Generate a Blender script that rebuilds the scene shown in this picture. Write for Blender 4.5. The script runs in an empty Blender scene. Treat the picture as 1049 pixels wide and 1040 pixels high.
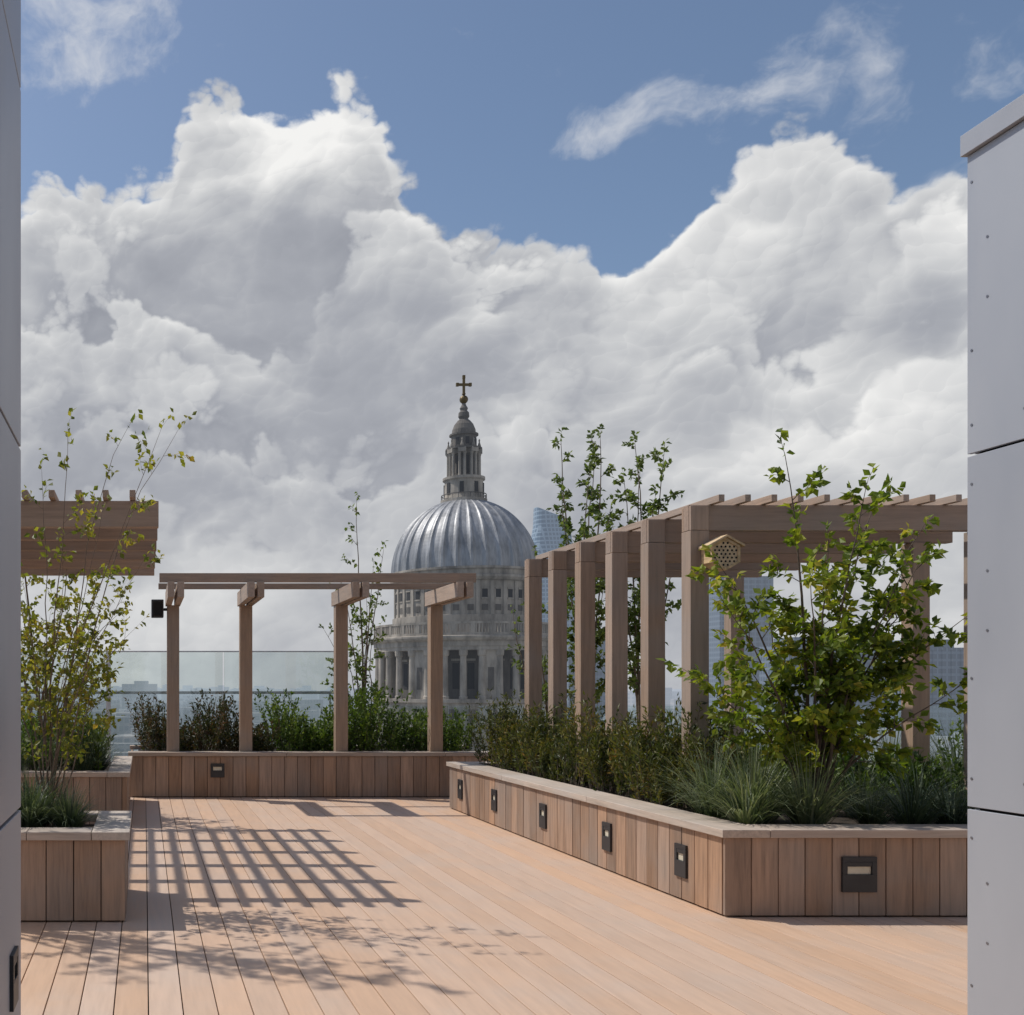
import bpy, math, random
from mathutils import Vector, Matrix
R = random.Random(7)
scene = bpy.context.scene
scene.view_settings.view_transform = 'Standard'
scene.view_settings.look = 'None'
scene.view_settings.exposure = 0

# ------------------------------------------------------------------ node helpers
class NT:
    def __init__(s, tree): s.t = tree; s.n = tree.nodes; s.l = tree.links
    def node(s, typ, **kw):
        n = s.n.new(typ)
        for k, v in kw.items(): setattr(n, k, v)
        return n
    def put(s, sock, v):
        if isinstance(v, bpy.types.NodeSocket): s.l.new(v, sock)
        elif v is not None:
            if hasattr(sock.default_value, '__len__') and not hasattr(v, '__len__'): v = [v]*len(sock.default_value)
            sock.default_value = v
    def m(s, op, a, b=None, c=None, clamp=False):
        n = s.node('ShaderNodeMath', operation=op); n.use_clamp = clamp
        s.put(n.inputs[0], a)
        if b is not None: s.put(n.inputs[1], b)
        if c is not None: s.put(n.inputs[2], c)
        return n.outputs[0]
    def vm(s, op, a, b=None, scale=None, out=0):
        n = s.node('ShaderNodeVectorMath', operation=op)
        s.put(n.inputs[0], a)
        if b is not None: s.put(n.inputs[1], b)
        if scale is not None: s.put(n.inputs['Scale'], scale)
        return n.outputs[out]
    def noise(s, vec, scale, detail=3, rough=.5, out='Fac', dim='3D'):
        n = s.node('ShaderNodeTexNoise', noise_dimensions=dim)
        s.put(n.inputs['Vector'], vec); n.inputs['Scale'].default_value = scale
        n.inputs['Detail'].default_value = detail; n.inputs['Roughness'].default_value = rough
        return n.outputs[0] if out == 'Fac' else n.outputs['Color']
    def ss(s, v, a, b, lo=0., hi=1., typ='SMOOTHSTEP'):
        n = s.node('ShaderNodeMapRange', interpolation_type=typ)
        s.put(n.inputs['Value'], v); s.put(n.inputs['From Min'], a); s.put(n.inputs['From Max'], b)
        s.put(n.inputs['To Min'], lo); s.put(n.inputs['To Max'], hi)
        return n.outputs[0]
    def ramp(s, f, stops):
        n = s.node('ShaderNodeValToRGB'); e = n.color_ramp.elements
        while len(e) < len(stops): e.new(0.5)
        for i, (p, c) in enumerate(stops):
            e[i].position = p; e[i].color = (*c, 1)
        s.put(n.inputs[0], f); return n.outputs[0]
    def mixc(s, f, a, b, mode='MIX'):
        n = s.node('ShaderNodeMix', data_type='RGBA', blend_type=mode)
        s.put(n.inputs[0], f)
        s.put(n.inputs[6], (*a, 1) if isinstance(a, tuple) and len(a) == 3 else a)
        s.put(n.inputs[7], (*b, 1) if isinstance(b, tuple) and len(b) == 3 else b)
        return n.outputs[2]

def newmat(name):
    m = bpy.data.materials.new(name); m.use_nodes = True
    t = NT(m.node_tree); b = m.node_tree.nodes['Principled BSDF']
    return m, t, b

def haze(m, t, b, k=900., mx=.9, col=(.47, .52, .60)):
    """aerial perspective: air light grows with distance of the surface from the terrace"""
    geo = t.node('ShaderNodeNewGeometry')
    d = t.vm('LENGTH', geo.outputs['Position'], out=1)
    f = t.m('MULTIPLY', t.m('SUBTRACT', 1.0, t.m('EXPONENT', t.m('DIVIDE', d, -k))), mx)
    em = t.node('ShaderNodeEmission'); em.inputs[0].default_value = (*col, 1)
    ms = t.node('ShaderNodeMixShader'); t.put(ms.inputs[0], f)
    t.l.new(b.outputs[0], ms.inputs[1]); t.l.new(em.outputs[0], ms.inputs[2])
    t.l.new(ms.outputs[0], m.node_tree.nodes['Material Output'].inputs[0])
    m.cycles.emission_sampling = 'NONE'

def wood(name, c, axis='Z', var=.35, rough=.65, grey=.0, weather=.35, grain=1.):
    m, t, b = newmat(name)
    tc = t.node('ShaderNodeTexCoord').outputs['Object']
    geo = t.node('ShaderNodeNewGeometry'); ri = geo.outputs['Random Per Island']
    st = {'Z': (18, 18, 1.2), 'X': (1.2, 18, 18), 'Y': (18, 1.2, 18)}[axis]
    off = t.m('MULTIPLY', ri, 37.0)
    v = t.vm('ADD', t.vm('MULTIPLY', tc, st), off)
    g = t.noise(v, 1.8, 5, .66)
    big = t.noise(tc, 1.3, 3, .6)
    dark = tuple(x*(1-.38*grain) for x in c); light = tuple(min(1, x*(1+.32*grain)) for x in c)
    col = t.ramp(g, [(.3, dark), (.5, c), (.72, light)])
    val = t.ss(ri, 0, 1, 1-var, 1+var*.8, 'LINEAR')
    hsv = t.node('ShaderNodeHueSaturation')
    t.put(hsv.inputs['Value'], val)
    t.put(hsv.inputs['Saturation'], t.ss(t.m('FRACT', t.m('MULTIPLY', ri, 7.31)), 0, 1, .86, 1.1, 'LINEAR'))
    t.put(hsv.inputs['Color'], col)
    gr = sum(c)/3
    wcol = (gr*1.15+grey, gr*1.04+grey, gr*.95+grey)
    o = t.mixc(t.ss(big, .42, .75, 0, weather), hsv.outputs[0], wcol)
    t.put(b.inputs['Base Color'], o)
    t.put(b.inputs['Roughness'], t.ss(g, .2, .8, rough-.1, rough+.15, 'LINEAR'))
    return m

def plain(name, c, rough=.6, metal=0., nscale=6, nvar=.15, bump=0):
    m, t, b = newmat(name)
    tc = t.node('ShaderNodeTexCoord').outputs['Object']
    n = t.noise(tc, nscale, 3, .6)
    t.put(b.inputs['Base Color'], t.ramp(n, [(.3, tuple(x*(1-nvar) for x in c)), (.7, tuple(min(1, x*(1+nvar)) for x in c))]))
    b.inputs['Roughness'].default_value = rough; b.inputs['Metallic'].default_value = metal
    if bump:
        bp = t.node('ShaderNodeBump'); bp.inputs['Strength'].default_value = bump; bp.inputs['Distance'].default_value = .02
        t.put(bp.inputs['Height'], n); t.put(b.inputs['Normal'], bp.outputs[0])
    return m

def leafmat(name, stops, trans=.35, rough=.5):
    m, t, b = newmat(name)
    geo = t.node('ShaderNodeNewGeometry'); ri = geo.outputs['Random Per Island']
    tc = t.node('ShaderNodeTexCoord').outputs['Object']
    n = t.noise(tc, 2.2, 2, .6)
    f = t.m('ADD', t.m('MULTIPLY', ri, .6), t.m('MULTIPLY', t.ss(n, .3, .7), .4))
    col = t.ramp(f, stops)
    t.put(b.inputs['Base Color'], col); b.inputs['Roughness'].default_value = rough
    tr = t.node('ShaderNodeBsdfTranslucent')
    t.put(tr.inputs['Color'], t.mixc(1.0, col, (1.3, 1.35, .6), 'MULTIPLY'))
    mx = t.node('ShaderNodeMixShader'); mx.inputs[0].default_value = trans
    out = m.node_tree.nodes['Material Output']
    t.l.new(b.outputs[0], mx.inputs[1]); t.l.new(tr.outputs[0], mx.inputs[2]); t.l.new(mx.outputs[0], out.inputs[0])
    return m

# ------------------------------------------------------------------ materials
M_deck = wood('deck_boards_wood', (.575, .395, .28), 'Y', .055, .6, weather=.28, grain=.22)
M_post = wood('pergola_timber', (.345, .245, .178), 'Z', .14, weather=.5, grain=.6)
M_beamX = wood('pergola_timber_beam', (.315, .22, .16), 'X', .17, weather=.5, grain=.6)
M_beamY = wood('pergola_timber_batten', (.375, .27, .20), 'Y', .15, weather=.5, grain=.6)
M_clad = wood('planter_cladding', (.345, .222, .15), 'Z', .28, weather=.45, grain=.85)
M_capY = wood('planter_cap_y', (.48, .395, .325), 'Y', .12, weather=.6, grain=.6)
M_capX = wood('planter_cap_x', (.41, .33, .27), 'X', .12, weather=.6, grain=.6)
M_dark = plain('dark_void', (.012, .011, .010), .9)
M_soil = plain('soil', (.035, .025, .018), .95, nscale=14, nvar=.5, bump=1)
M_black = plain('black_metal', (.03, .031, .035), .45, .2)
M_lens = plain('lamp_lens', (.6, .56, .45), .35)
M_bark = plain('bark', (.10, .075, .055), .85, nscale=30, nvar=.4)
M_twig = plain('birch_bark', (.15, .11, .08), .8, nscale=30, nvar=.4)
M_white = plain('painted_rail', (.55, .56, .57), .4)
M_screw = plain('screw_steel', (.22, .22, .24), .4, .7)
M_gold = plain('gilding', (.14, .10, .045), .5, .5)
L_amel = leafmat('leaf_serviceberry', [(.1, (.06, .10, .014)), (.4, (.14, .20, .022)), (.75, (.28, .32, .035)), (.95, (.46, .38, .06))], .5)
L_birch = leafmat('leaf_birch', [(.1, (.07, .10, .018)), (.45, (.18, .20, .03)), (.8, (.33, .29, .045)), (.97, (.38, .24, .05))], .5)
L_slim = leafmat('leaf_slim', [(.1, (.06, .09, .025)), (.5, (.12, .17, .045)), (.9, (.20, .24, .08))], .45)
L_hedge = leafmat('leaf_hedge', [(.1, (.025, .04, .010)), (.45, (.075, .095, .018)), (.8, (.18, .165, .03)), (.97, (.28, .16, .045))], .3)
L_shrub = leafmat('leaf_shrub', [(.1, (.03, .06, .012)), (.5, (.085, .145, .024)), (.9, (.18, .24, .04))], .35)
L_red = leafmat('leaf_redshrub', [(.1, (.022, .035, .012)), (.5, (.06, .068, .022)), (.85, (.12, .06, .03))], .25)
L_grass = leafmat('grass_blades', [(.1, (.06, .09, .05)), (.5, (.15, .19, .11)), (.9, (.30, .32, .20))], .3)
L_grassd = leafmat('grass_blades_dark', [(.1, (.03, .05, .03)), (.5, (.08, .115, .07)), (.9, (.17, .20, .12))], .25)

m, t, b = newmat('metal_panel'); M_panel = m
tc = t.node('ShaderNodeTexCoord').outputs['Object']
n1 = t.noise(t.vm('MULTIPLY', tc, (1, 1, .35)), 1.5, 4, .6)
ri = t.node('ShaderNodeNewGeometry').outputs['Random Per Island']
f = t.m('ADD', t.m('MULTIPLY', n1, .7), t.m('MULTIPLY', ri, .3))
t.put(b.inputs['Base Color'], t.ramp(f, [(.25, (.34, .36, .405)), (.75, (.42, .44, .48))]))
t.put(b.inputs['Roughness'], t.ss(n1, .3, .7, .4, .55)); b.inputs['Metallic'].default_value = .2
M_cop = plain('coping_metal', (.38, .39, .42), .45, .3, 3, .06)

def stone(name, a, bcol):
    m, t, b = newmat(name)
    tc = t.node('ShaderNodeTexCoord').outputs['Object']
    n1 = t.noise(t.vm('MULTIPLY', tc, (1, 1, .25)), .5, 5, .65); n2 = t.noise(tc, .12, 3, .5)
    f = t.m('ADD', t.m('MULTIPLY', n1, .65), t.m('MULTIPLY', n2, .35))
    t.put(b.inputs['Base Color'], t.ramp(f, [(.38, a), (.6, bcol)])); b.inputs['Roughness'].default_value = .85
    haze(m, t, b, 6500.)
    return m
M_stone = stone('portland_stone', (.16, .142, .122), (.44, .39, .33))
M_stoned = stone('dark_stone', (.06, .054, .049), (.16, .142, .125))  # darker stone tone for inner drum wall, recesses and lantern
M_win = stone('window_void', (.015, .015, .018), (.03, .03, .034))
m, t, b = newmat('dome_lead'); M_lead = m
tc = t.node('ShaderNodeTexCoord').outputs['Object']
n1 = t.noise(t.vm('MULTIPLY', tc, (1, 1, .12)), .9, 5, .65); n2 = t.noise(tc, .18, 3, .5)
f = t.m('ADD', t.m('MULTIPLY', n1, .6), t.m('MULTIPLY', n2, .4))
t.put(b.inputs['Base Color'], t.ramp(f, [(.35, (.15, .155, .165)), (.62, (.40, .405, .42))]))
b.inputs['Roughness'].default_value = .48; b.inputs['Metallic'].default_value = .25
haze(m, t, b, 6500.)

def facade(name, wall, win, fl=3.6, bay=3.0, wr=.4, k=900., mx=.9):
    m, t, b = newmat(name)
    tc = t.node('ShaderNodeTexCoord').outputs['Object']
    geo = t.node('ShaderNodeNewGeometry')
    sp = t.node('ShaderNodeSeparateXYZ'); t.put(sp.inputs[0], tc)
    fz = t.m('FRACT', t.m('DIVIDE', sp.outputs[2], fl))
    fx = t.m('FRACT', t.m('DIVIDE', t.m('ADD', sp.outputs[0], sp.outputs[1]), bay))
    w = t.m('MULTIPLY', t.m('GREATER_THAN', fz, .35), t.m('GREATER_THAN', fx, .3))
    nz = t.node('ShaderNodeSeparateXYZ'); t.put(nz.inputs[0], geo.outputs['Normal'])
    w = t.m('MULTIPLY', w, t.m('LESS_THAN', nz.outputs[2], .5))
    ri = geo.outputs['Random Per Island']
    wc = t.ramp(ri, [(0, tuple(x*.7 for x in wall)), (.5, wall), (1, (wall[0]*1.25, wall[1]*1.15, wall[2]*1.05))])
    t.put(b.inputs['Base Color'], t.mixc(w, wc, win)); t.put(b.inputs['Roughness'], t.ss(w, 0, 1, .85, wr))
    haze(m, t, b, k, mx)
    return m
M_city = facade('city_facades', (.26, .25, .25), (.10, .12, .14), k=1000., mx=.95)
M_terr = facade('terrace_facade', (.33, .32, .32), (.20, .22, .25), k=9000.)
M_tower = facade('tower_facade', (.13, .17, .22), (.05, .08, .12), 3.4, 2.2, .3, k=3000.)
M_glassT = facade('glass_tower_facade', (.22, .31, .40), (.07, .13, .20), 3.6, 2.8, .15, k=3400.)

m, t, b = newmat('balustrade_glass'); M_glass = m
tr = t.node('ShaderNodeBsdfTransparent'); tr.inputs[0].default_value = (.90, .94, .935, 1)
gl = t.node('ShaderNodeBsdfGlossy'); gl.inputs['Roughness'].default_value = .03
fr = t.node('ShaderNodeFresnel'); fr.inputs[0].default_value = 1.5
mx = t.node('ShaderNodeMixShader'); t.l.new(t.m('ADD', fr.outputs[0], .05), mx.inputs[0])
t.l.new(tr.outputs[0], mx.inputs[1]); t.l.new(gl.outputs[0], mx.inputs[2])
t.l.new(mx.outputs[0], m.node_tree.nodes['Material Output'].inputs[0])

m, t, b = newmat('ground_city'); M_ground = m
tc = t.node('ShaderNodeTexCoord').outputs['Object']
n1 = t.noise(tc, .012, 4, .65)
t.put(b.inputs['Base Color'], t.ramp(n1, [(.38, (.07, .09, .07)), (.5, (.13, .145, .15)), (.62, (.20, .21, .22))]))
b.inputs['Roughness'].default_value = .95
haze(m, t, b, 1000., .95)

# ------------------------------------------------------------------ mesh builder
class MB:
    def __init__(s): s.v = []; s.f = []; s.m = []
    def box(s, x0, x1, y0, y1, z0, z1, mat=0):
        b = len(s.v)
        s.v += [(x0,y0,z0),(x1,y0,z0),(x1,y1,z0),(x0,y1,z0),(x0,y0,z1),(x1,y0,z1),(x1,y1,z1),(x0,y1,z1)]
        for q in ((0,3,2,1),(4,5,6,7),(0,1,5,4),(1,2,6,5),(2,3,7,6),(3,0,4,7)):
            s.f.append(tuple(b+i for i in q)); s.m.append(mat)
    def obox(s, c, h, rz, mat=0):
        b = len(s.v); ca, sa = math.cos(rz), math.sin(rz)
        for (x,y,z) in ((-1,-1,-1),(1,-1,-1),(1,1,-1),(-1,1,-1),(-1,-1,1),(1,-1,1),(1,1,1),(-1,1,1)):
            X, Y = x*h[0], y*h[1]
            s.v.append((c[0]+X*ca-Y*sa, c[1]+X*sa+Y*ca, c[2]+z*h[2]))
        for q in ((0,3,2,1),(4,5,6,7),(0,1,5,4),(1,2,6,5),(2,3,7,6),(3,0,4,7)):
            s.f.append(tuple(b+i for i in q)); s.m.append(mat)
    def lathe(s, prof, cx, cy, segs, mat=0, rmod=None, cap=True):
        b = len(s.v)
        for (r, z) in prof:
            for k in range(segs):
                a = 2*math.pi*k/segs
                rr = r + (rmod(k, r) if rmod else 0)
                s.v.append((cx+rr*math.cos(a), cy+rr*math.sin(a), z))
        for i in range(len(prof)-1):
            for k in range(segs):
                k2 = (k+1) % segs
                s.f.append((b+i*segs+k, b+i*segs+k2, b+(i+1)*segs+k2, b+(i+1)*segs+k)); s.m.append(mat)
        if cap:
            s.f.append(tuple(b+(len(prof)-1)*segs+k for k in range(segs))); s.m.append(mat)
            s.f.append(tuple(b+k for k in reversed(range(segs)))); s.m.append(mat)
    def tube(s, pts, rad, sides=6, mat=0):
        b = len(s.v); n = len(pts)
        for i, p in enumerate(pts):
            d = (pts[min(i+1, n-1)]-pts[max(i-1, 0)])
            d = d.normalized() if d.length > 1e-6 else Vector((0,0,1))
            u = d.orthogonal().normalized() if i == 0 else (u - d*u.dot(d)).normalized()
            w = d.cross(u)
            for k in range(sides):
                a = 2*math.pi*k/sides
                s.v.append(tuple(p+(u*math.cos(a)+w*math.sin(a))*rad[i]))
        for i in range(n-1):
            for k in range(sides):
                k2 = (k+1) % sides
                s.f.append((b+i*sides+k, b+i*sides+k2, b+(i+1)*sides+k2, b+(i+1)*sides+k)); s.m.append(mat)
    def leaf(s, p, d, L, W, rnd, mat=1):
        d = d.normalized()
        side = d.cross(Vector((rnd.uniform(-1,1), rnd.uniform(-1,1), rnd.uniform(-.3,1.6))))
        if side.length < 1e-3: side = Vector((1,0,0))
        side.normalize(); nrm = side.cross(d)
        b = len(s.v); mid = p+d*L*.45; q = nrm*W*.12
        s.v += [tuple(p), tuple(mid+side*W*.5+q), tuple(p+d*L-nrm*L*.1), tuple(mid-side*W*.5+q)]
        s.f += [(b, b+1, b+2), (b, b+2, b+3)]; s.m += [mat, mat]
    def blade(s, p, d, L, W, rnd, droop=1., mat=0):
        b = len(s.v); n = 5; h = Vector((d.x, d.y, 0))
        side = Vector((-d.y, d.x, 0)); side = side.normalized() if side.length > 1e-3 else Vector((1,0,0))
        q = p.copy(); dd = d.normalized()
        for i in range(n+1):
            w = W*(1-(i/n)**1.6)*.5+.0004
            s.v += [tuple(q+side*w), tuple(q-side*w)]
            q = q+dd*(L/n); dd = (dd+Vector((h.x*.25*droop, h.y*.25*droop, -.16*droop*(i+1)*.6))).normalized()
        for i in range(n):
            s.f.append((b+2*i, b+2*i+1, b+2*i+3, b+2*i+2)); s.m.append(mat)
    def build(s, name, mats, parent=None, bevel=0, smooth=False):
        me = bpy.data.meshes.new(name); me.from_pydata(s.v, [], s.f)
        for mm in mats: me.materials.append(mm)
        me.polygons.foreach_set('material_index', s.m)
        if smooth: me.polygons.foreach_set('use_smooth', [True]*len(me.polygons))
        me.update(); ob = bpy.data.objects.new(name, me); scene.collection.objects.link(ob)
        if bevel:
            md = ob.modifiers.new('bevel', 'BEVEL'); md.width = bevel; md.segments = 2; md.limit_method = 'ANGLE'
        if parent: ob.parent = parent
        return ob
def empty(name):
    e = bpy.data.objects.new(name, None); scene.collection.objects.link(e); return e

# ------------------------------------------------------------------ ground + terrace building
g = MB(); S = 9000
g.v = [(-S,-S,-35),(S,-S,-35),(S,S,-35),(-S,S,-35)]; g.f = [(0,1,2,3)]; g.m = [0]
g.build('ground', [M_ground])
g = MB(); g.box(-14, 26, -14, 18.9, -35.1, -.06, 0); g.box(-14, 26, 18.62, 18.9, -.06, .12, 1)
g.build('terrace_building', [M_terr, M_white])

# decking
g = MB(); pitch = .172
g.box(-6, 14, -6, 18.4, -.055, -.03, 1)
x = -6.0
while x < 14:
    g.box(x+.003, x+pitch-.003, -6, 18.4, -.026, 0, 0)
    x += pitch
g.build('deck', [M_deck, M_dark], bevel=.002)

# ------------------------------------------------------------------ planters
def boardsX(g, x0, x1, y, z0, z1, out=-1, mat=0, w=.187):
    x = x0
    while x < x1-.01:
        xe = min(x+w, x1); j = R.uniform(-.002, .002)
        g.box(x+.003, xe-.003, y+j, y+.028+j, z0, z1, mat); x = xe
def boardsY(g, y0, y1, x, z0, z1, mat=0, w=.187):
    y = y0
    while y < y1-.01:
        ye = min(y+w, y1); j = R.uniform(-.002, .002)
        g.box(x+j, x+.028+j, y+.003, ye-.003, z0, z1, mat); y = ye
def capX(g, x0, x1, y0, y1, z0, z1, mat):
    x = x0
    while x < x1-.01:
        xe = min(x+2.3, x1); g.box(x+.002, xe-.002, y0, y1, z0, z1, mat); x = xe
def capY(g, y0, y1, x0, x1, z0, z1, mat):
    y = y0
    while y < y1-.01:
        ye = min(y+2.3, y1); g.box(x0, x1, y+.002, ye-.002, z0, z1, mat); y = ye
PM = [M_clad, M_capX, M_capY, M_dark, M_soil]
g = MB()
boardsX(g, 4.03, 9.5, 7.46, .012, .553)
boardsY(g, 7.495, 14.19, 4.03, .012, .553)
boardsX(g, 4.06, 9.5, 14.19, .012, .553)
g.box(4.07, 9.5, 7.50, 14.18, .0, .50, 3)
g.box(4.22, 9.45, 7.66, 14.05, .50, .54, 4)
capX(g, 4.33, 9.5, 7.425, 7.74, .556, .612, 1)
capY(g, 7.425, 14.24, 4.0, 4.328, .556, .612, 2)
capX(g, 4.33, 9.5, 13.95, 14.24, .556, .612, 1)
g.build('timber_planter', PM, bevel=.004)
g = MB()
boardsX(g, -.21, 5.2, 15.58, .012, .595)
boardsY(g, 15.61, 17.5, -.21, .012, .595)
g.box(-.17, 5.2, 15.62, 17.5, 0, .55, 3); g.box(-.1, 5.15, 15.75, 17.4, .55, .59, 4)
capX(g, -.24, 5.2, 15.55, 15.84, .598, .655, 1); capX(g, -.24, 5.2, 17.3, 17.55, .598, .655, 1)
g.build('timber_planter', PM, bevel=.004)
g = MB()
boardsX(g, -3.1, -.13, 7.30, .012, .56)
boardsY(g, 7.33, 8.5, -.158, .012, .56)
g.box(-3.1, -.165, 7.34, 8.5, 0, .5, 3); g.box(-3.0, -.3, 7.5, 8.3, .5, .54, 4)
capX(g, -3.1, -.36, 7.265, 7.52, .562, .618, 1); capY(g, 7.265, 8.53, -.358, -.1, .562, .618, 2); capX(g, -3.1, -.36, 8.28, 8.53, .562, .618, 1)
g.build('timber_planter', PM, bevel=.004)
g = MB()
boardsX(g, -4, -.2, 12.4, .012, .56); boardsY(g, 12.43, 15.3, -.228, .012, .56)
g.box(-4, -.24, 12.44, 15.3, 0, .5, 3); g.box(-3.9, -.4, 12.6, 15.2, .5, .54, 4)
capX(g, -4, -.43, 12.37, 12.62, .562, .618, 1); capY(g, 12.37, 15.32, -.428, -.17, .562, .618, 2)
g.build('timber_planter', PM, bevel=.004)
g = MB()
boardsX(g, 9.7, 14, 11.6, .012, .56); g.box(9.7, 14, 11.64, 13.5, 0, .5, 3); g.box(9.8, 14, 11.8, 13.4, .5, .56, 4)
capX(g, 9.7, 14, 11.57, 11.82, .562, .618, 1)
g.build('timber_planter', PM, bevel=.004)

# step lights
def steplight(cx, cy, cz, face, w=.24, h=.245):
    g = MB(); a, t_ = w/2, .022
    def B(u0, u1, n0, n1, z0, z1, mat):
        if face == 'F': g.box(cx+u0, cx+u1, cy-n1, cy-n0, cz+z0, cz+z1, mat)
        elif face == 'L': g.box(cx-n1, cx-n0, cy+u0, cy+u1, cz+z0, cz+z1, mat)
        else: g.box(cx+n0, cx+n1, cy+u0, cy+u1, cz+z0, cz+z1, mat)
    B(-a, a, -.01, .016, h/2-.035, h/2, 0); B(-a, a, -.01, .016, -h/2, .0, 0)
    B(-a, -a+.035, -.01, .016, .0, h/2-.035, 0); B(a-.035, a, -.01, .016, .0, h/2-.035, 0)
    B(-a+.035, a-.035, -.01, .002, .0, h/2-.035, 1)
    B(-a+.035, a-.035, .002, .014, .055, h/2-.036, 0)
    g.build('step_light', [M_black, M_lens], bevel=.002)
steplight(4.96, 7.458, .30, 'F')
for y in (8.05, 9.34, 10.84, 12.35, 13.68): steplight(4.028, y, .30, 'L', .17)
steplight(1.06, 15.578, .39, 'F', .2, .2)

# ------------------------------------------------------------------ pergolas
YS = [9.36+.78*i for i in range(6)]
W = .16
g = MB()
for i, y in enumerate(YS):
    g.box(4.72, 4.72+W, y-W/2, y+W/2, .545, 2.955, 0)
    g.box(4.72, 7.6, y-.045, y+.045, 2.958, 3.18, 1)
    g.box(4.722, 4.718+W, y-W/2, y-.048, 2.958, 3.17, 0); g.box(4.722, 4.718+W, y+.048, y+W/2, 2.958, 3.17, 0)
    if i in (0, 1, 5): g.box(7.2, 7.2+W, y-W/2, y+W/2, .545, 2.955, 0)
x = 4.9
while x < 7.6:
    g.box(x, x+.05, YS[0]-.2, YS[-1]+.2, 3.183, 3.245, 2); x += .225
g.build('timber_pergola', [M_post, M_beamX, M_beamY], bevel=.004)
g = MB()
YL = [9.15+.78*i for i in range(6)]
for i, y in enumerate(YL):
    g.box(-2.6, -2.6+W, y-W/2, y+W/2, 0.0, 2.955, 0)
    g.box(-2.7, .12, y-.045, y+.045, 2.958, 3.18, 1)
x = -2.6
while x < .08:
    g.box(x, x+.05, YL[0]-.2, YL[-1]+.2, 3.183, 3.245, 2); x += .225
g.build('timber_pergola', [M_post, M_beamX, M_beamY], bevel=.004)
g = MB()
for X in (.42, 1.49, 2.89, 4.28):
    g.box(X-.09, X+.09, 15.72, 15.90, .57, 2.80, 0)
    g.box(X-.11, X-.02, 14.32, 15.98, 2.80, 3.005, 2); g.box(X+.02, X+.11, 14.32, 15.98, 2.80, 3.005, 2)
g.box(.2, 4.45, 14.40, 14.47, 3.008, 3.13, 1)
g.box(.2, 4.45, 15.4, 15.47, 3.008, 3.09, 1)
g.build('timber_pergola', [M_post, M_beamX, M_beamY], bevel=.004)

g = MB(); g.box(.10, .28, 15.66, 15.86, 2.62, 2.88, 0); g.box(.12, .26, 15.64, 15.66, 2.64, 2.86, 1); g.box(.28, .335, 15.75, 15.80, 2.72, 2.76, 0)
g.build('loudspeaker', [M_black, M_dark], bevel=.01)
# bee house, hexagonal
g = MB(); cx, cz, ry = 4.93, 2.73, .14
y0, y1 = 9.10, 9.272
M_hw = wood('bee_house_wood', (.55, .40, .23), 'Y', .1, weather=.1)
for k in range(6):
    a0, a1 = math.radians(60*k+30), math.radians(60*k+90)
    b0 = len(g.v)
    for y in (y0, y1):
        for a, r in ((a0, ry), (a1, ry), (a1, ry-.022), (a0, ry-.022)):
            g.v.append((cx+r*math.cos(a), y, cz+r*math.sin(a)))
    for q in ((0,1,2,3),(7,6,5,4),(0,4,5,1),(2,6,7,3),(1,5,6,2),(0,3,7,4)): g.f.append(tuple(b0+i for i in q)); g.m.append(0)
b0 = len(g.v)
for k in range(6): a = math.radians(60*k+30); g.v.append((cx+(ry-.02)*math.cos(a), y0+.012, cz+(ry-.02)*math.sin(a)))
g.f.append(tuple(b0+k for k in range(6))); g.m.append(0)
for i in range(-4, 5):
    for j in range(-4, 5):
        px, pz = cx+i*.036+(j % 2)*.018, cz+j*.031
        if math.hypot(px-cx, pz-cz) < ry-.04:
            b0 = len(g.v)
            for k in range(8): a = math.pi*k/4; g.v.append((px+.0095*math.cos(a), y0+.009, pz+.0095*math.sin(a)))
            g.f.append(tuple(b0+k for k in range(8))); g.m.append(1)
for sx in (-1, 1):
    b0 = len(g.v)
    for y in (y0-.02, y1):
        g.v += [(cx, y, cz+ry+.004), (cx, y, cz+ry+.022), (cx+sx*.15, y, cz+.078), (cx+sx*.15, y, cz+.060)]
    for q in ((0,1,2,3),(7,6,5,4),(0,4,5,1),(1,5,6,2),(2,6,7,3),(3,7,4,0)): g.f.append(tuple(b0+i for i in q)); g.m.append(0)
g.build('bee_house', [M_hw, M_dark])

# ------------------------------------------------------------------ panel walls
g = MB(); XL = -.527
for (z0, z1) in ((-.02, 1.075), (1.09, 2.61), (2.625, 4.14), (4.155, 5.6)):
    for (ya, yb) in ((-6, -3.6), (-3.588, -.9), (-.888, 1.8), (1.812, 4.58)):
        g.box(XL-.02, XL, ya, yb, z0, z1, 0)
g.box(-4, XL-.03, -6, 4.56, 0, 5.55, 1)
for (z0, z1) in ((-.02, 1.075), (1.09, 2.61), (2.625, 4.14), (4.155, 5.6)): g.box(-4, XL-.03, 4.562, 4.59, z0, z1, 0)
g.build('metal_clad_wall', [M_panel, M_dark], bevel=.003)
g = MB(); XR = 3.525
for (z0, z1) in ((-.02, 1.078), (1.09, 2.585), (2.597, 3.872)):
    for (ya, yb) in ((-6, -3.6), (-3.588, -.9), (-.888, 1.8), (1.812, 4.6)):
        g.box(XR, XR+.02, ya, yb, z0, z1, 0)
    g.box(XR+.03, 7, 4.572, 4.60, z0, z1, 0)
    for yy, zz in ((4.575, z0+.12), (4.575, z1-.12), (4.49, (z0+z1)/2), (4.49, (z0+z1)/2+.25), (4.30, z0+.12), (4.575, (z0+z1)/2-.2)):
        g.tube([Vector((XR-.002, yy, zz)), Vector((XR+.002, yy, zz))], [.0045, .0045], 8, 3)
        b0 = len(g.v)-16; g.f.append(tuple(b0+k for k in range(8))); g.m.append(3)
g.box(XR+.03, 7, -6, 4.57, 0, 3.85, 1)
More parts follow.
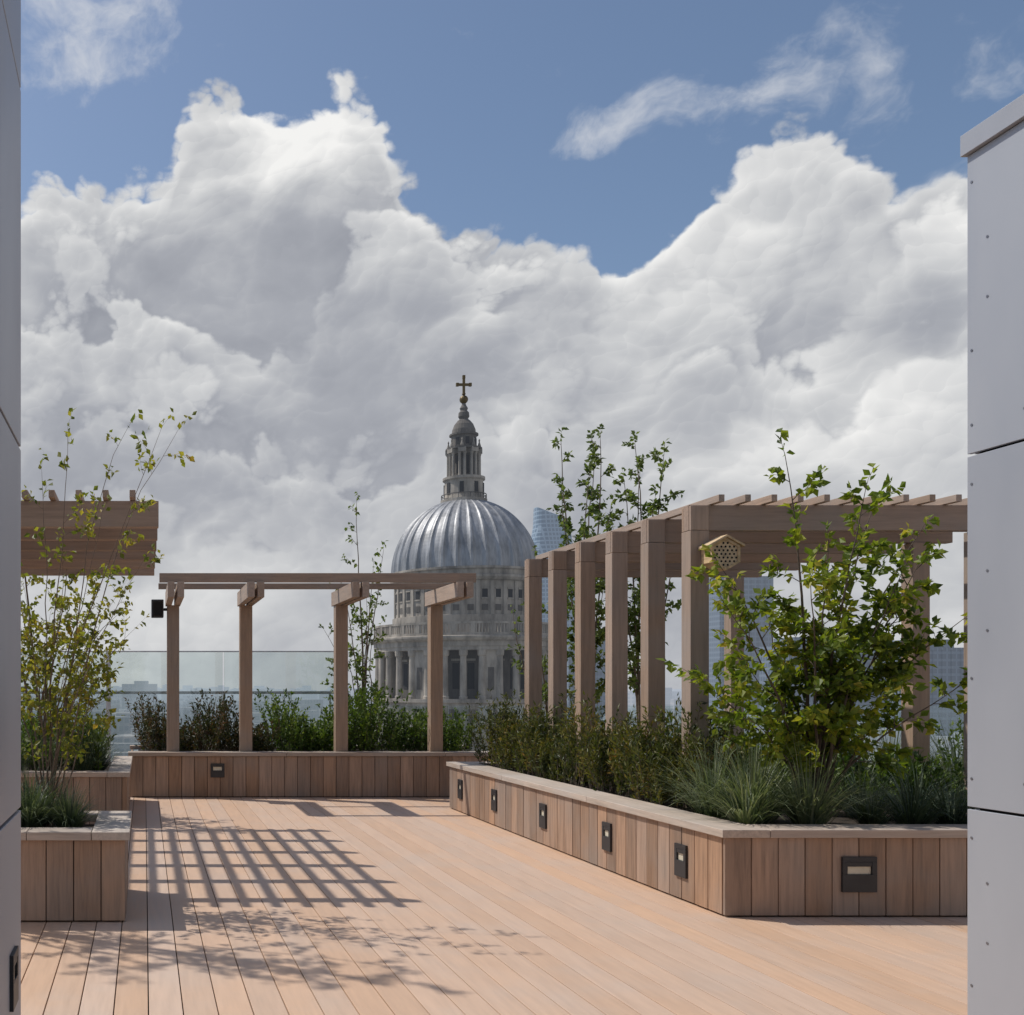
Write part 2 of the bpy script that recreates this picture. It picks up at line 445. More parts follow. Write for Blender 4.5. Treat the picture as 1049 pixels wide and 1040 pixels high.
g.box(XR-.022, 7.03, -6, 4.612, 3.875, 3.965, 2)
g.build('metal_clad_wall', [M_panel, M_dark, M_cop, M_screw], bevel=.003)
steplight(XL, 4.28, .44, 'R', .17, .22)

# ------------------------------------------------------------------ glass balustrade
e = empty('glass_balustrade')
g = MB()
edges = [-6, -4.2, -2.4, -.62, 1.36, 3.32]
for a, b_ in zip(edges[:-1], edges[1:]): g.box(a+.012, b_-.012, 18.5, 18.515, .12, 2.2, 0)
x = 3.34
while x < 14: g.box(x, x+1.9, 18.5, 18.515, .12, 1.28, 0); x += 1.93
g.build('glass_panels', [M_glass], e)
g = MB()
g.box(-.66, -.58, 18.44, 18.52, .0, 2.22, 0)
g.box(3.30, 3.335, 18.49, 18.525, .0, 2.22, 0)
g.box(-6, 3.33, 18.485, 18.53, 2.203, 2.225, 0)
g.box(-6, 14, 18.47, 18.545, .10, .16, 0)
g.box(-2.4, 3.3, 18.60, 18.64, 1.48, 1.53, 0)
for xx in (-2.3, 1.36, 3.2): g.box(xx, xx+.03, 18.60, 18.63, .12, 1.48, 0)
g.build('rails', [M_white], e, bevel=.004)

# ------------------------------------------------------------------ cathedral
CX, CY = 79.4, 267.0
cath = empty('cathedral')
g = MB()
prof = [(17.25, 29.6)]
for i in range(0, 25):
    a = math.radians(73.5)*i/24
    prof.append((17.2*math.cos(a), 29.8+18.5*math.sin(a)))
pat = [.46, .46, .05, -.1, -.1, -.1, -.1, .05]
g.lathe(prof, CX, CY, 256, 0, lambda k, r: pat[k % 8]*(.25+.75*r/17.2))
g.build('dome', [M_lead], cath)
g = MB()
g.lathe([(16.6, 17.5), (16.6, 26.6), (17.4, 26.8), (17.9, 27.4), (17.9, 27.9), (17.2, 28.1), (17.2, 29.2), (17.7, 29.4), (17.7, 29.9), (17.0, 30)], CX, CY, 96, 0)
g.lathe([(17.3, 17.0), (17.3, 18.6), (16.6, 18.7)], CX, CY, 96, 0)
for k in range(32):
    a = 2*math.pi*(k+.5)/32; r = 16.7
    g.obox((CX+r*math.cos(a), CY+r*math.sin(a), 22.6), (.22, .45, 4.0), a, 0)
    a = 2*math.pi*k/32
    g.obox((CX+16.5*math.cos(a), CY+16.5*math.sin(a), 23.6), (.16, .62, .95), a, 1)
    g.obox((CX+16.62*math.cos(a), CY+16.62*math.sin(a), 24.8), (.16, .85, .15), a, 0)
    g.obox((CX+16.62*math.cos(a), CY+16.62*math.sin(a), 22.4), (.16, .85, .15), a, 0)
    g.obox((CX+16.55*math.cos(a), CY+16.55*math.sin(a), 20.3), (.14, .7, .7), a, 2)
g.build('attic_drum', [M_stone, M_win, M_stoned], cath)
g = MB()
g.lathe([(17.2, 10.2), (21.7, 10.2), (21.7, 11.0), (21.9, 11.1), (21.9, 12.2), (22.6, 12.5), (23.0, 13.0), (23.0, 13.4), (22.0, 13.6), (17, 13.7)], CX, CY, 128, 0, cap=False)
g.lathe([(21.9, 13.6), (21.9, 14.2), (21.4, 14.2), (21.4, 13.6)], CX, CY, 128, 0, cap=False)
g.lathe([(21.95, 16.2), (21.95, 16.7), (21.35, 16.7), (21.35, 16.2), (21.95, 16.2)], CX, CY, 128, 0, cap=False)
for k in range(192):
    a = 2*math.pi*k/192; big = k % 6 == 0
    g.obox((CX+21.65*math.cos(a), CY+21.65*math.sin(a), 15.2), (.26 if big else .14, .5 if big else .15, 1.02), a, 0)
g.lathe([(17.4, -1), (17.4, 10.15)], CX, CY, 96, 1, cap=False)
g.lathe([(17.4, 13.75), (17.4, 17.2)], CX, CY, 96, 0, cap=False)
for k in range(32):
    a = 2*math.pi*(k+.5)/32; r = 20.9; x, y = CX+r*math.cos(a), CY+r*math.sin(a)
    g.lathe([(1.0, -1.2), (1.0, -.6), (.82, -.4), (.78, 3), (.70, 8.7), (.95, 9.0), (1.05, 10.2)], x, y, 12, 0)
    a = 2*math.pi*k/32
    if k % 4 == 0:
        g.obox((CX+19.2*math.cos(a), CY+19.2*math.sin(a), 4.6), (1.75, 1.35, 5.7), a, 0)
        g.obox((CX+20.97*math.cos(a), CY+20.97*math.sin(a), 3.6), (.03, .7, 2.6), a, 1)
    else:
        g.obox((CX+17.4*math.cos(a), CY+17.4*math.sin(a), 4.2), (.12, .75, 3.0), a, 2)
        g.obox((CX+17.5*math.cos(a), CY+17.5*math.sin(a), 8.0), (.2, 1.0, .25), a, 0)
g.lathe([(22.4, -16), (22.4, -9), (22.7, -8.8), (22.7, -8.2), (22.0, -8.0), (22.0, -2.2), (22.5, -2), (22.5, -1.2), (17, -1.1)], CX, CY, 128, 0, cap=False)
for k in range(32):
    a = 2*math.pi*k/32
    g.obox((CX+22.0*math.cos(a), CY+22.0*math.sin(a), -5.0), (.12, 1.0, 1.5), a, 1)
g.build('peristyle', [M_stone, M_stoned, M_win], cath)
g = MB()
g.lathe([(5.6, 47.2), (5.6, 48.0), (4.9, 48.1), (4.7, 49.0), (4.6, 52.6), (5.1, 52.9), (5.1, 53.5), (2.6, 53.6)], CX, CY, 32, 0)
g.lathe([(5.45, 49.1), (5.45, 49.3), (5.3, 49.3), (5.3, 49.1), (5.45, 49.1)], CX, CY, 32, 1, cap=False)
for k in range(24):
    a = 2*math.pi*k/24; g.obox((CX+5.4*math.cos(a), CY+5.4*math.sin(a), 48.5), (.06, .06, .65), a, 1)
g.lathe([(2.5, 53.5), (2.5, 61.0), (3.0, 61.0)], CX, CY, 16, 1)
for k in range(8):
    a = 2*math.pi*(k+.5)/8
    g.obox((CX+4.72*math.cos(a), CY+4.72*math.sin(a), 50.6), (.1, .5, 1.4), a, 2)
    for da in (-.16, .16):
        x, y = CX+3.75*math.cos(a+da), CY+3.75*math.sin(a+da)
        g.lathe([(.42, 53.5), (.36, 54), (.33, 58.8), (.5, 59.4)], x, y, 8, 0)
    g.obox((CX+3.3*math.cos(a), CY+3.3*math.sin(a), 60.0), (1.05, .95, .55), a, 0)
    g.obox((CX+2.6*math.cos(a+math.pi/8), CY+2.6*math.sin(a+math.pi/8), 56.6), (.1, .5, 2.2), a+math.pi/8, 2)
    g.lathe([(.35, 60.6), (.45, 61.2), (.15, 62.2), (.22, 62.6), (.05, 63)], CX+3.7*math.cos(a), CY+3.7*math.sin(a), 8, 0)
g.lathe([(4.4, 60.4), (4.4, 60.8), (3.1, 60.9), (3.0, 63.8), (3.5, 64.0), (3.5, 64.4), (2.9, 64.5), (2.8, 65.5), (2.3, 66.8), (1.5, 67.8), (1.0, 68.2), (1.35, 68.8), (1.25, 69.8), (.8, 70.3), (1.0, 70.9), (.6, 71.6), (.45, 72.1)], CX, CY, 24, 1)
for k in range(8):
    a = 2*math.pi*k/8; g.obox((CX+3.02*math.cos(a), CY+3.02*math.sin(a), 62.4), (.06, .45, .9), a, 2)
g.build('lantern', [M_stone, M_stoned, M_win], cath)
g = MB()
g.lathe([(.1, 72.0)]+[(1.05*math.cos(math.radians(t_)), 73.1+1.05*math.sin(math.radians(t_))) for t_ in range(-80, 81, 20)]+[(.3, 74.2), (.5, 74.5), (.2, 74.8)], CX, CY, 16, 0)
g.box(CX-.28, CX+.28, CY-.25, CY+.25, 74.6, 78.6, 0); g.box(CX-1.5, CX-.285, CY-.24, CY+.24, 76.5, 77.1, 0); g.box(CX+.285, CX+1.5, CY-.24, CY+.24, 76.5, 77.1, 0)
for dx, zz in ((-1.6, 76.8), (1.6, 76.8), (0, 78.7)): g.box(CX+dx-.32, CX+dx+.32, CY-.3, CY+.3, zz-.42, zz+.42, 0)
g.build('cross', [M_gold], cath)
g = MB()
for rz in (0, math.pi/2):
    g.obox((CX, CY, -25), (75 if rz == 0 else 38, 18, 10.1), .3+rz, 0)
g.obox((CX, CY, -15.6), (26, 26, 1), .3, 0)
g.build('nave_and_transepts', [M_stone], cath)

# ------------------------------------------------------------------ glass tower
g = MB(); D = 900; cx = 341
levels = 40
def tower_ring(z):
    h = (z+35)/176.
    w = 15.5*(1+.28*math.sin(math.pi*min(1, h*.9))) * (1-.18*max(0, h-.8)/.2)
    return w
n = 24
for i in range(levels+1):
    z = -35+176*i/levels
    for k in range(n):
        a = 2*math.pi*k/n; w = tower_ring(z)
        zz = z if i < levels else z+4-7*math.cos(a)
        g.v.append((cx+w*math.copysign(abs(math.cos(a))**.7, math.cos(a)), D+w*.7*math.copysign(abs(math.sin(a))**.7, math.sin(a)), zz))
for i in range(levels):
    for k in range(n):
        g.f.append((i*n+k, i*n+(k+1) % n, (i+1)*n+(k+1) % n, (i+1)*n+k)); g.m.append(0)
g.f.append(tuple(levels*n+k for k in range(n))); g.m.append(0)
g.build('glass_tower', [M_glassT])
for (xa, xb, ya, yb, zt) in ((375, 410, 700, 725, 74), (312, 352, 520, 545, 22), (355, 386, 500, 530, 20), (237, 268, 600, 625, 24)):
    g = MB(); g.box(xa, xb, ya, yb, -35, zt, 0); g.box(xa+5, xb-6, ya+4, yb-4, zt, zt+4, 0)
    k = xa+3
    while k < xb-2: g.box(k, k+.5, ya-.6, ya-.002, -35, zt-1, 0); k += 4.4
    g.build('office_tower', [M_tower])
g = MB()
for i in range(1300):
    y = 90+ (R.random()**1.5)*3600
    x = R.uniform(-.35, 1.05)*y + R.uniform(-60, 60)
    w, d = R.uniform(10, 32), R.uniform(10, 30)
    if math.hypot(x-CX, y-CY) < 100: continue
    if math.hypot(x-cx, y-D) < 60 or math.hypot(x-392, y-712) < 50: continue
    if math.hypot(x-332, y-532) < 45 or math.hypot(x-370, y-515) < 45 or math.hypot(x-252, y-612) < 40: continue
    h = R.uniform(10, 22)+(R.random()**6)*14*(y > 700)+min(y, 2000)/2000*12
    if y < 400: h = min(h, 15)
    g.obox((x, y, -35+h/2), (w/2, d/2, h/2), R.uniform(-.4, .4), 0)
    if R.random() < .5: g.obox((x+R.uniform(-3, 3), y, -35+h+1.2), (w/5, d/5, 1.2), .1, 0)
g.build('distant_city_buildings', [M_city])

# ------------------------------------------------------------------ vegetation
def rv(r, a=1.): return Vector((r.uniform(-a, a), r.uniform(-a, a), r.uniform(-a, a)))
def twig(mb, p, d, L, r0, rnd, ll, lw, dens, grav=-.03, mat=1):
    n = 5; pts = [p.copy()]; q = p.copy(); dd = d.normalized()
    for i in range(n):
        q = q+dd*(L/n); pts.append(q.copy()); dd = (dd+rv(rnd, .22)+Vector((0, 0, grav))).normalized()
    mb.tube(pts, [r0*(1-.8*i/n) for i in range(n+1)], 4, 0)
    k = max(2, int(L*dens))
    for i in range(k):
        f = .15+.85*(i+rnd.random())/k*1.0; f = min(f, .999)*n; a = int(f); pos = pts[a].lerp(pts[min(a+1, n)], f-a)
        dl = (pts[min(a+1, n)]-pts[a]).normalized()*.5+rv(rnd, .9)+Vector((0, 0, -.15))
        s_ = rnd.uniform(.65, 1.2); mb.leaf(pos+rv(rnd, .015), dl, ll*s_, lw*s_, rnd, mat)
    return pts
def tree(name, base, tips, r0, nside, slen, ll, lw, dens, mats, seed, ydepth=.35, spread=.05, start=.3, sub=3):
    rnd = random.Random(seed); mb = MB(); base = Vector(base)
    for (dx, dz) in tips:
        dy = rnd.uniform(-ydepth, ydepth); b_ = base+Vector((rnd.uniform(-spread, spread), rnd.uniform(-spread, spread), 0))
        tip = base+Vector((dx, dy, dz)); c = base+Vector((dx*.25, dy*.3, dz*.6)); n = 12; pts = []
        wob = rv(rnd, .06)
        for i in range(n+1):
            t_ = i/n; p = b_*(1-t_)**2+c*2*t_*(1-t_)+tip*t_*t_
            pts.append(p+wob*math.sin(t_*6)+rv(rnd, .012)*(i > 0))
        mb.tube(pts, [r0*(1-.85*i/n)*(.6+.4*dz/3) for i in range(n+1)], 7, 0)
        for j in range(nside):
            f = start+(1-start)*(j+rnd.random())/nside; f = min(f, .99)*n; a = int(f); p = pts[a].lerp(pts[a+1], f-a)
            tang = (pts[a+1]-pts[a]).normalized(); out = rv(rnd, 1.); out -= tang*out.dot(tang); out.normalize()
            d = tang*.6+out*.9+Vector((0, 0, .12)); l = slen*rnd.uniform(.5, 1.1)*(1.15-.6*f/n)
            tp = twig(mb, p, d, l, r0*.22, rnd, ll, lw, dens)
            for s2 in range(sub):
                q = tp[rnd.randint(1, 4)]; twig(mb, q, d+rv(rnd, .8), l*rnd.uniform(.3, .6), r0*.12, rnd, ll, lw, dens*1.15)
        twig(mb, pts[-1], (pts[-1]-pts[-2]), slen*.5, r0*.15, rnd, ll, lw, dens)
    return mb.build(name, mats)

tree('serviceberry_tree', (5.16, 8.25, .53),
     [(-.26, 2.8), (.22, 2.5), (.6, 2.5), (-.6, 2.0), (.88, 1.6), (-.85, 1.7), (.98, 2.3), (0, 2.1), (.5, 1.45), (-.45, 1.3), (.15, 1.5), (-.95, 1.15), (.75, 2.0), (.35, 1.85), (-.3, 1.85), (1.0, 1.1), (-.7, .85), (.6, .95), (.05, 1.1), (-.2, 1.6), (.55, 1.7)],
     .018, 9, .46, .076, .05, 50, [M_bark, L_amel], 11, ydepth=.45, start=.33)
tree('unseen_birch_tree', (-.72, 8.05, .53),
     [(.98, 3.02), (.8, 2.9), (.59, 2.95), (.15, 2.9), (-.07, 2.7), (.37, 2.4), (.7, 1.95), (.66, 1.5), (.07, 2.1), (-.15, 1.8), (.44, 1.1), (-.07, 1.15), (-.7, 2.6), (-1., 2.2), (.3, 1.7), (.2, 1.4), (.5, 1.75), (0, 1.6)],
     .008, 7, .38, .056, .036, 36, [M_twig, L_birch], 5, ydepth=.45, start=.33, sub=2)
tree('unseen_birch_tree', (-2.1, 7.8, .53),  # added tree outside the frame, placed to throw shadow on the near deck
     [(.5, 4.3), (-.3, 4.8), (.1, 4.6), (-.8, 4.2), (.45, 3.7), (0, 3.9), (-.5, 3.6), (.7, 4.0), (-1.1, 4.6), (.3, 4.9), (-.1, 3.3)],
     .022, 8, .5, .07, .045, 34, [M_twig, L_birch], 55, ydepth=.3, start=.55, sub=2)
tree('unseen_birch_tree', (-1.25, 13.3, .53),
     [(.1, 2.1), (.6, 1.9), (-.4, 2.6), (.9, 1.5), (.4, 1.3), (-.1, 1.6), (.75, .9), (.3, 2.6), (-.9, 3.0), (-.5, 3.6), (.9, 1.9)],
     .02, 8, .5, .07, .045, 40, [M_twig, L_birch], 6, ydepth=.5, start=.3, sub=3)
tree('slender_tree', (3.46, 17.0, .58), [(-.15, 3.9), (.35, 3.2), (-.35, 2.6), (.15, 2.9), (.3, 2.0), (-.3, 1.6), (-.65, 1.9), (0, 2.4)],
     .018, 8, .4, .08, .05, 28, [M_twig, L_slim], 21, ydepth=.3, start=.3, sub=2)
tree('slender_tree', (6.2, 15.1, .0), [(-.2, 5.1), (.15, 4.8), (.4, 4.1), (-.35, 4.3), (0, 3.6), (.3, 3.1), (-.3, 2.9), (.1, 5.0), (-.05, 4.5)],
     .02, 12, .42, .085, .055, 48, [M_twig, L_slim], 22, ydepth=.3, start=.35, sub=3)
tree('slender_tree', (7.05, 15.2, .0), [(0, 5.1), (-.3, 4.5), (.35, 4.9), (-.5, 3.8), (.4, 3.8), (-.2, 3.0), (.2, 4.3), (.1, 4.7)],
     .02, 12, .44, .085, .055, 48, [M_twig, L_slim], 23, ydepth=.3, start=.35, sub=3)
tree('slender_tree', (5.5, 14.9, .0), [(0, 3.4), (-.3, 2.6), (.3, 2.9), (.1, 2.2)],
     .018, 8, .4, .08, .05, 30, [M_twig, L_slim], 24, ydepth=.3, start=.3, sub=2)

def shrub(name, area, n, h0, h1, ll, lw, per, mats, seed, z=.55, lean=.35, shape=None):
    rnd = random.Random(seed); mb = MB(); x0, x1, y0, y1 = area
    for i in range(n):
        x, y = rnd.uniform(x0, x1), rnd.uniform(y0, y1); k = shape(x, y) if shape else 1.
        h = rnd.uniform(h0, h1)*k
        p = Vector((x, y, z)); d = Vector((rnd.uniform(-lean, lean), rnd.uniform(-lean, lean), 1)).normalized()
        pts = [p.copy()]
        for j in range(5): p = p+d*(h/5); pts.append(p.copy()); d = (d+rv(rnd, .12)+Vector((0, 0, .04))).normalized()
        mb.tube(pts, [.004*(1-.7*j/5) for j in range(6)], 3, 0)
        for j in range(per):
            f = (.12+.88*rnd.random()**.8)*4.99; a = int(f); q = pts[a].lerp(pts[a+1], f-a)
            dl = d*.8+rv(rnd, .8); s_ = rnd.uniform(.7, 1.3); mb.leaf(q+rv(rnd, .02), dl, ll*s_, lw*s_, rnd, 1)
    return mb.build(name, mats)
lump = lambda x, y: .82+.24*math.sin(x*5.3+y*2.1)+.22*math.sin(y*4.7+1)
shrub('hedge_shrub', (4.34, 5.2, 9.0, 13.9), 1150, .42, .85, .055, .017, 48, [M_bark, L_hedge], 31, shape=lump)
shrub('mixed_shrub', (5.3, 7.4, 10, 13.9), 450, .3, .65, .06, .025, 26, [M_bark, L_shrub], 32, shape=lump)
shrub('red_shrub', (-.05, 1.9, 15.95, 17.2), 360, .4, 1.0, .06, .024, 36, [M_bark, L_red], 33, shape=lambda x, y: .75+.3*math.sin(x*6+1))
shrub('green_shrub', (2.0, 3.6, 15.95, 17.2), 400, .4, 1.1, .06, .03, 38, [M_bark, L_shrub], 34, shape=lambda x, y: .78+.3*math.sin(x*4+.5))
shrub('green_shrub', (3.7, 4.9, 15.95, 17.2), 260, .3, .75, .05, .025, 36, [M_bark, L_shrub], 35)
shrub('green_shrub', (-3, -.5, 12.7, 15.1), 420, .3, .75, .06, .028, 30, [M_bark, L_shrub], 36)
shrub('green_shrub', (9.8, 13.5, 11.9, 13.4), 300, .3, .7, .06, .03, 28, [M_bark, L_shrub], 37)
shrub('green_shrub', (5.4, 7.2, 8.9, 10), 160, .2, .5, .06, .03, 26, [M_bark, L_shrub], 38)

def tufts(name, cs, n, L0, L1, W_, mats, seed, z=.54):
    rnd = random.Random(seed); mb = MB()
    for (cx_, cy_, sc) in cs:
        for i in range(n):
            a = rnd.uniform(0, 6.283); rr = rnd.random()**.5*.09*sc; tilt = rnd.uniform(.05, .95)
            d = Vector((math.cos(a)*tilt, math.sin(a)*tilt, 1)).normalized()
            mb.blade(Vector((cx_+math.cos(a)*rr, cy_+math.sin(a)*rr, z)), d, rnd.uniform(L0, L1)*sc, W_, rnd, rnd.uniform(.6, 1.3))
    return mb.build(name, mats)
tufts('ornamental_grass', [(4.62, 8.15, 1.2), (4.95, 8.0, 1.05), (4.55, 8.6, 1.1), (4.85, 8.5, 1.05), (4.45, 7.95, .8)], 280, .38, .72, .011, [L_grass], 41)
tufts('ornamental_grass', [(5.7, 7.98, 1.0), (6.05, 8.05, .9), (6.4, 8.0, 1.0), (5.45, 8.05, .7), (6.8, 8.2, 1), (6.2, 8.6, 1.1), (5.8, 8.7, 1)], 220, .3, .55, .010, [L_grassd], 42)
tufts('ornamental_grass', [(-.85, 7.85, 1.05), (-.55, 7.8, .8), (-1.1, 7.8, 1.0), (-.8, 8.1, 1.0), (-1.4, 7.9, 1)], 320, .3, .56, .009, [L_grassd], 43)
tufts('ornamental_grass', [(-.75, 12.9, 1.1), (-1.2, 12.9, 1.1), (-1.6, 13.0, 1.1), (-.6, 13.5, 1)], 220, .4, .7, .012, [L_grassd], 44)
tufts('ornamental_grass', [(6.6, 10.2, 1.2), (7.3, 10.5, 1.2), (7.9, 10.4, 1.2), (7.6, 9.6, 1.1), (8.3, 9.9, 1.2)], 220, .45, .8, .010, [L_grass], 45)

# ------------------------------------------------------------------ light
sdir = Vector((-1.9, 1.1, 3.1)).normalized()
sl = bpy.data.lights.new('sun', 'SUN'); sl.energy = 3.4; sl.angle = math.radians(.6); sl.color = (1, .955, .88)
so = bpy.data.objects.new('sun', sl); scene.collection.objects.link(so)
so.rotation_mode = 'QUATERNION'; so.rotation_quaternion = (-sdir).to_track_quat('-Z', 'Y'); so.location = (-20, 10, 30)

# ------------------------------------------------------------------ world: nishita + cumulus in azimuth / elevation
w = bpy.data.worlds.new('World'); scene.world = w; w.use_nodes = True
w.node_tree.nodes.clear(); t = NT(w.node_tree)
sky = t.node('ShaderNodeTexSky', sky_type='NISHITA'); sky.sun_disc = False
sky.sun_elevation = math.asin(sdir.z); sky.sun_rotation = math.atan2(sdir.x, sdir.y)
sky.altitude = 50; sky.air_density = 1.0; sky.dust_density = 1.2; sky.ozone_density = 1.3
D3 = t.node('ShaderNodeTexCoord').outputs['Generated']
sp = t.node('ShaderNodeSeparateXYZ'); t.put(sp.inputs[0], D3); x, y, z = sp.outputs
az = t.m('ARCTAN2', x, y); rr = t.m('SQRT', t.m('ADD', t.m('MULTIPLY', x, x), t.m('MULTIPLY', y, y)))
te = t.m('DIVIDE', z, t.m('MAXIMUM', rr, .05))
cb = t.node('ShaderNodeCombineXYZ'); t.put(cb.inputs[0], t.m('ADD', az, 5.3)); t.put(cb.inputs[1], t.m('ADD', t.m('MULTIPLY', te, 1.15), 2.0))
P2 = cb.outputs[0]
wcol = t.noise(P2, 8, 4, .5, 'Color', '2D')
wsp = t.node('ShaderNodeSeparateColor'); t.put(wsp.inputs[0], wcol)
wp = t.vm('ADD', P2, t.vm('SCALE', t.vm('SUBTRACT', wcol, (.5, .5, .5)), scale=.07))
hs = None; rl = None
for scl, amp, bmp, ft in ((8, 1., .26, 'SMOOTH_F1'), (18, .6, .30, 'SMOOTH_F1'), (40, .3, .18, 'SMOOTH_F1'), (88, .15, .07, 'F1')):
    vo = t.node('ShaderNodeTexVoronoi', feature=ft, voronoi_dimensions='2D')
    t.put(vo.inputs['Vector'], wp); vo.inputs['Scale'].default_value = scl; vo.inputs['Detail'].default_value = 0
    if ft != 'F1': vo.inputs['Smoothness'].default_value = .7
    d = vo.outputs['Distance']
    h = t.m('MULTIPLY', t.m('SUBTRACT', .17, t.m('MULTIPLY', d, d)), amp)
    r = t.m('MULTIPLY', t.vm('DOT_PRODUCT', t.vm('SUBTRACT', wp, vo.outputs['Position']), (-.55, .83, 0), out=1), scl*bmp)
    hs = h if hs is None else t.m('ADD', hs, h); rl = r if rl is None else t.m('ADD', rl, r)
lo = t.noise(t.vm('MULTIPLY', P2, (1, 1.3, 1)), 5, 5, .5, dim='2D'); fine = t.noise(P2, 24, 5, .6, dim='2D')
azw = t.m('ADD', az, t.m('MULTIPLY', t.m('SUBTRACT', wsp.outputs[0], .5), .16))
tew = t.m('ADD', te, t.m('MULTIPLY', t.m('SUBTRACT', wsp.outputs[1], .5), .13))
def uv(px, py):
    u, v = (px-148)/1100., (704-py)/1100.
    return math.atan(u), v/math.sqrt(1+u*u)
azn = t.m('DIVIDE', t.m('ADD', az, .25), 1.1)
def ridge(P, e0, e1):
    """elevation of a cloud top as a function of azimuth"""
    fc = t.node('ShaderNodeFloatCurve'); cm = fc.mapping.curves[0]
    pts = [(0, e0)]+[((uv(*p)[0]+.25)/1.1, uv(*p)[1]) for p in P]+[(1, e1)]
    cm.points[0].location = pts[0]; cm.points[1].location = pts[-1]
    for p in pts[1:-1]: cm.points.new(*p)
    fc.mapping.update(); t.put(fc.inputs['Value'], azn)
    return fc.outputs[0]
T1 = ridge([(-60,195),(24,200),(110,200),(165,192),(186,140),(215,104),(250,92),(300,106),(360,98),(392,130),(410,182),(460,222),(530,252),(600,258),(650,244),(700,208),(735,170),(780,150),(860,146),(900,168),(925,195),(985,192),(1100,190)], .42, .38)
T2 = ridge([(-60,290),(24,285),(110,262),(170,300),(230,370),(300,360),(335,290),(370,225),(430,212),(490,262),(560,310),(640,300),(700,262),(745,300),(800,345),(860,330),(910,270),(960,240),(1010,250),(1100,260)], .33, .32)
T3 = ridge([(-60,430),(24,415),(120,370),(210,420),(300,455),(400,440),(480,380),(560,360),(640,392),(720,375),(790,420),(860,430),(930,375),(1000,360),(1100,370)], .22, .25)
T4 = ridge([(-60,520),(24,520),(150,490),(260,520),(380,500),(500,450),(620,470),(760,460),(900,475),(1000,450),(1100,450)], .15, .18)
Tt = t.m('SUBTRACT', T1, te)
puff = t.m('ADD', t.m('MULTIPLY', hs, .11), t.m('MULTIPLY', t.m('SUBTRACT', fine, .5), .045))
Sd = t.m('ADD', t.m('ADD', Tt, t.ss(Tt, .02, .08, 0, .25)), puff)
mask = t.ss(Sd, -.008, .013)
def layer(T, amp, dk, wdt, nz, soft=.010):
    s_ = t.m('ADD', t.m('SUBTRACT', T, te), t.m('ADD', t.m('MULTIPLY', puff, 1.2), t.m('MULTIPLY', t.m('SUBTRACT', lo, .5), .10)))
    front = t.ss(s_, -soft, soft*1.6)
    lit = t.m('MULTIPLY', t.m('EXPONENT', t.m('DIVIDE', t.m('MAXIMUM', s_, 0.), -wdt)), amp)
    sh = t.m('MULTIPLY', t.m('EXPONENT', t.m('DIVIDE', t.m('MINIMUM', s_, 0.), wdt*.8)), -dk)
    mixv = t.m('ADD', t.m('MULTIPLY', front, lit), t.m('MULTIPLY', t.m('SUBTRACT', 1., front), sh))
    return t.m('MULTIPLY', mixv, t.ss(nz, .38, .60, .25, 1.))
def blob(px, py, sx, sy, amp):
    a0, t0 = uv(px, py); sa, st = sx/1100., sy/1100.
    a = t.m('DIVIDE', t.m('SUBTRACT', azw, a0), sa); b_ = t.m('DIVIDE', t.m('SUBTRACT', tew, t0), st)
    e_ = t.m('EXPONENT', t.m('MULTIPLY', t.m('ADD', t.m('MULTIPLY', a, a), t.m('MULTIPLY', b_, b_)), -1))
    return t.m('MULTIPLY', e_, amp)
mac = None
for bb in [(280,150,120,60,.34), (820,215,140,65,.30), (80,250,100,50,.14), (290,325,110,60,-.16), (440,400,110,45,-.08),
           (600,320,120,55,.16), (120,480,160,45,-.08), (850,440,140,50,.08)]:
    o = blob(*bb); mac = o if mac is None else t.m('ADD', mac, o)
core = t.m('ADD', t.m('ADD', .43, mac), t.m('MULTIPLY', t.m('SUBTRACT', lo, .5), .7))
n3 = t.noise(t.vm('ADD', P2, (7, 3, 0)), 6, 2, .5, dim='2D')
core = t.m('ADD', core, layer(T2, .27, .17, .055, n3))
core = t.m('ADD', core, layer(T3, .22, .15, .045, t.m('SUBTRACT', 1., n3)))
core = t.m('ADD', core, layer(T4, .14, .10, .035, n3, .014))
core = t.m('ADD', core, t.ss(te, .0, .16, .10, 0))
core = t.m('ADD', core, t.ss(Sd, .0, .09, .16, 0))
gain = t.m('MULTIPLY', t.ss(core, .25, .75, .24, .56), t.ss(te, .04, .26, .5, 1))
Bv = t.m('ADD', core, t.m('MULTIPLY', rl, gain))
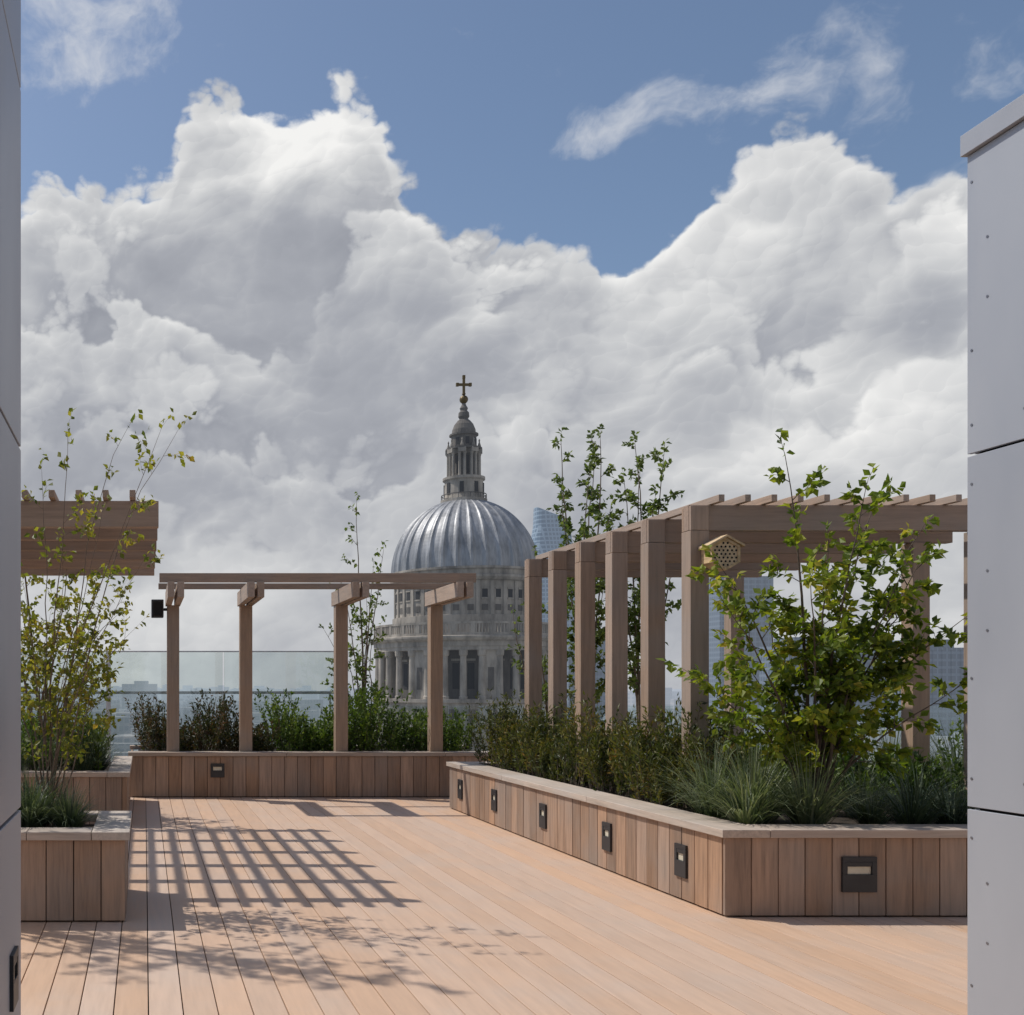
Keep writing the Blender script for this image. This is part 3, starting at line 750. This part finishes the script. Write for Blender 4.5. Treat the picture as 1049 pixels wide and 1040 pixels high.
Bv = t.m('ADD', Bv, t.m('MULTIPLY', t.m('SUBTRACT', fine, .5), .12))
ccol = t.ramp(Bv, [(.05, (.27, .285, .33)), (.35, (.39, .405, .445)), (.6, (.59, .60, .615)), (.95, (.90, .895, .88))])
wis = None
for bb in [(85,22,130,48,1.1), (800,92,80,42,.9), (630,135,70,28,.9), (1035,75,30,50,.8), (960,205,70,25,.6)]:
    o = blob(*bb); wis = o if wis is None else t.m('ADD', wis, o)
wn2 = t.noise(t.vm('ADD', wp, (3, 1, 0)), 16, 5, .62, dim='2D')
wm = t.ss(t.m('ADD', t.m('MULTIPLY', wis, .55), t.m('MULTIPLY', t.m('SUBTRACT', wn2, .5), 1.1)), .18, .8, 0, .75)
bgS = t.node('ShaderNodeBackground'); bgS.inputs[1].default_value = .105; t.put(bgS.inputs[0], sky.outputs[0])
bgW = t.node('ShaderNodeBackground'); bgW.inputs[0].default_value = (.66, .68, .72, 1)
bgC = t.node('ShaderNodeBackground'); t.put(bgC.inputs[0], ccol)
m1 = t.node('ShaderNodeMixShader'); t.put(m1.inputs[0], wm); t.l.new(bgS.outputs[0], m1.inputs[1]); t.l.new(bgW.outputs[0], m1.inputs[2])
m2 = t.node('ShaderNodeMixShader'); t.put(m2.inputs[0], mask); t.l.new(m1.outputs[0], m2.inputs[1]); t.l.new(bgC.outputs[0], m2.inputs[2])
wo = t.node('ShaderNodeOutputWorld'); t.l.new(m2.outputs[0], wo.inputs[0])
w.cycles.sampling_method = 'MANUAL'; w.cycles.sample_map_resolution = 256

# ------------------------------------------------------------------ camera
cd = bpy.data.cameras.new('camera'); cam = bpy.data.objects.new('camera', cd); scene.collection.objects.link(cam)
cam.location = (0, 0, 1.6); cam.rotation_euler = (math.radians(90), 0, 0)
cd.sensor_fit = 'HORIZONTAL'; cd.sensor_width = 36; cd.lens = 36*1100/1049
cd.shift_x = 376.5/1049; cd.shift_y = 184/1049; cd.clip_start = .05; cd.clip_end = 20000
scene.camera = cam
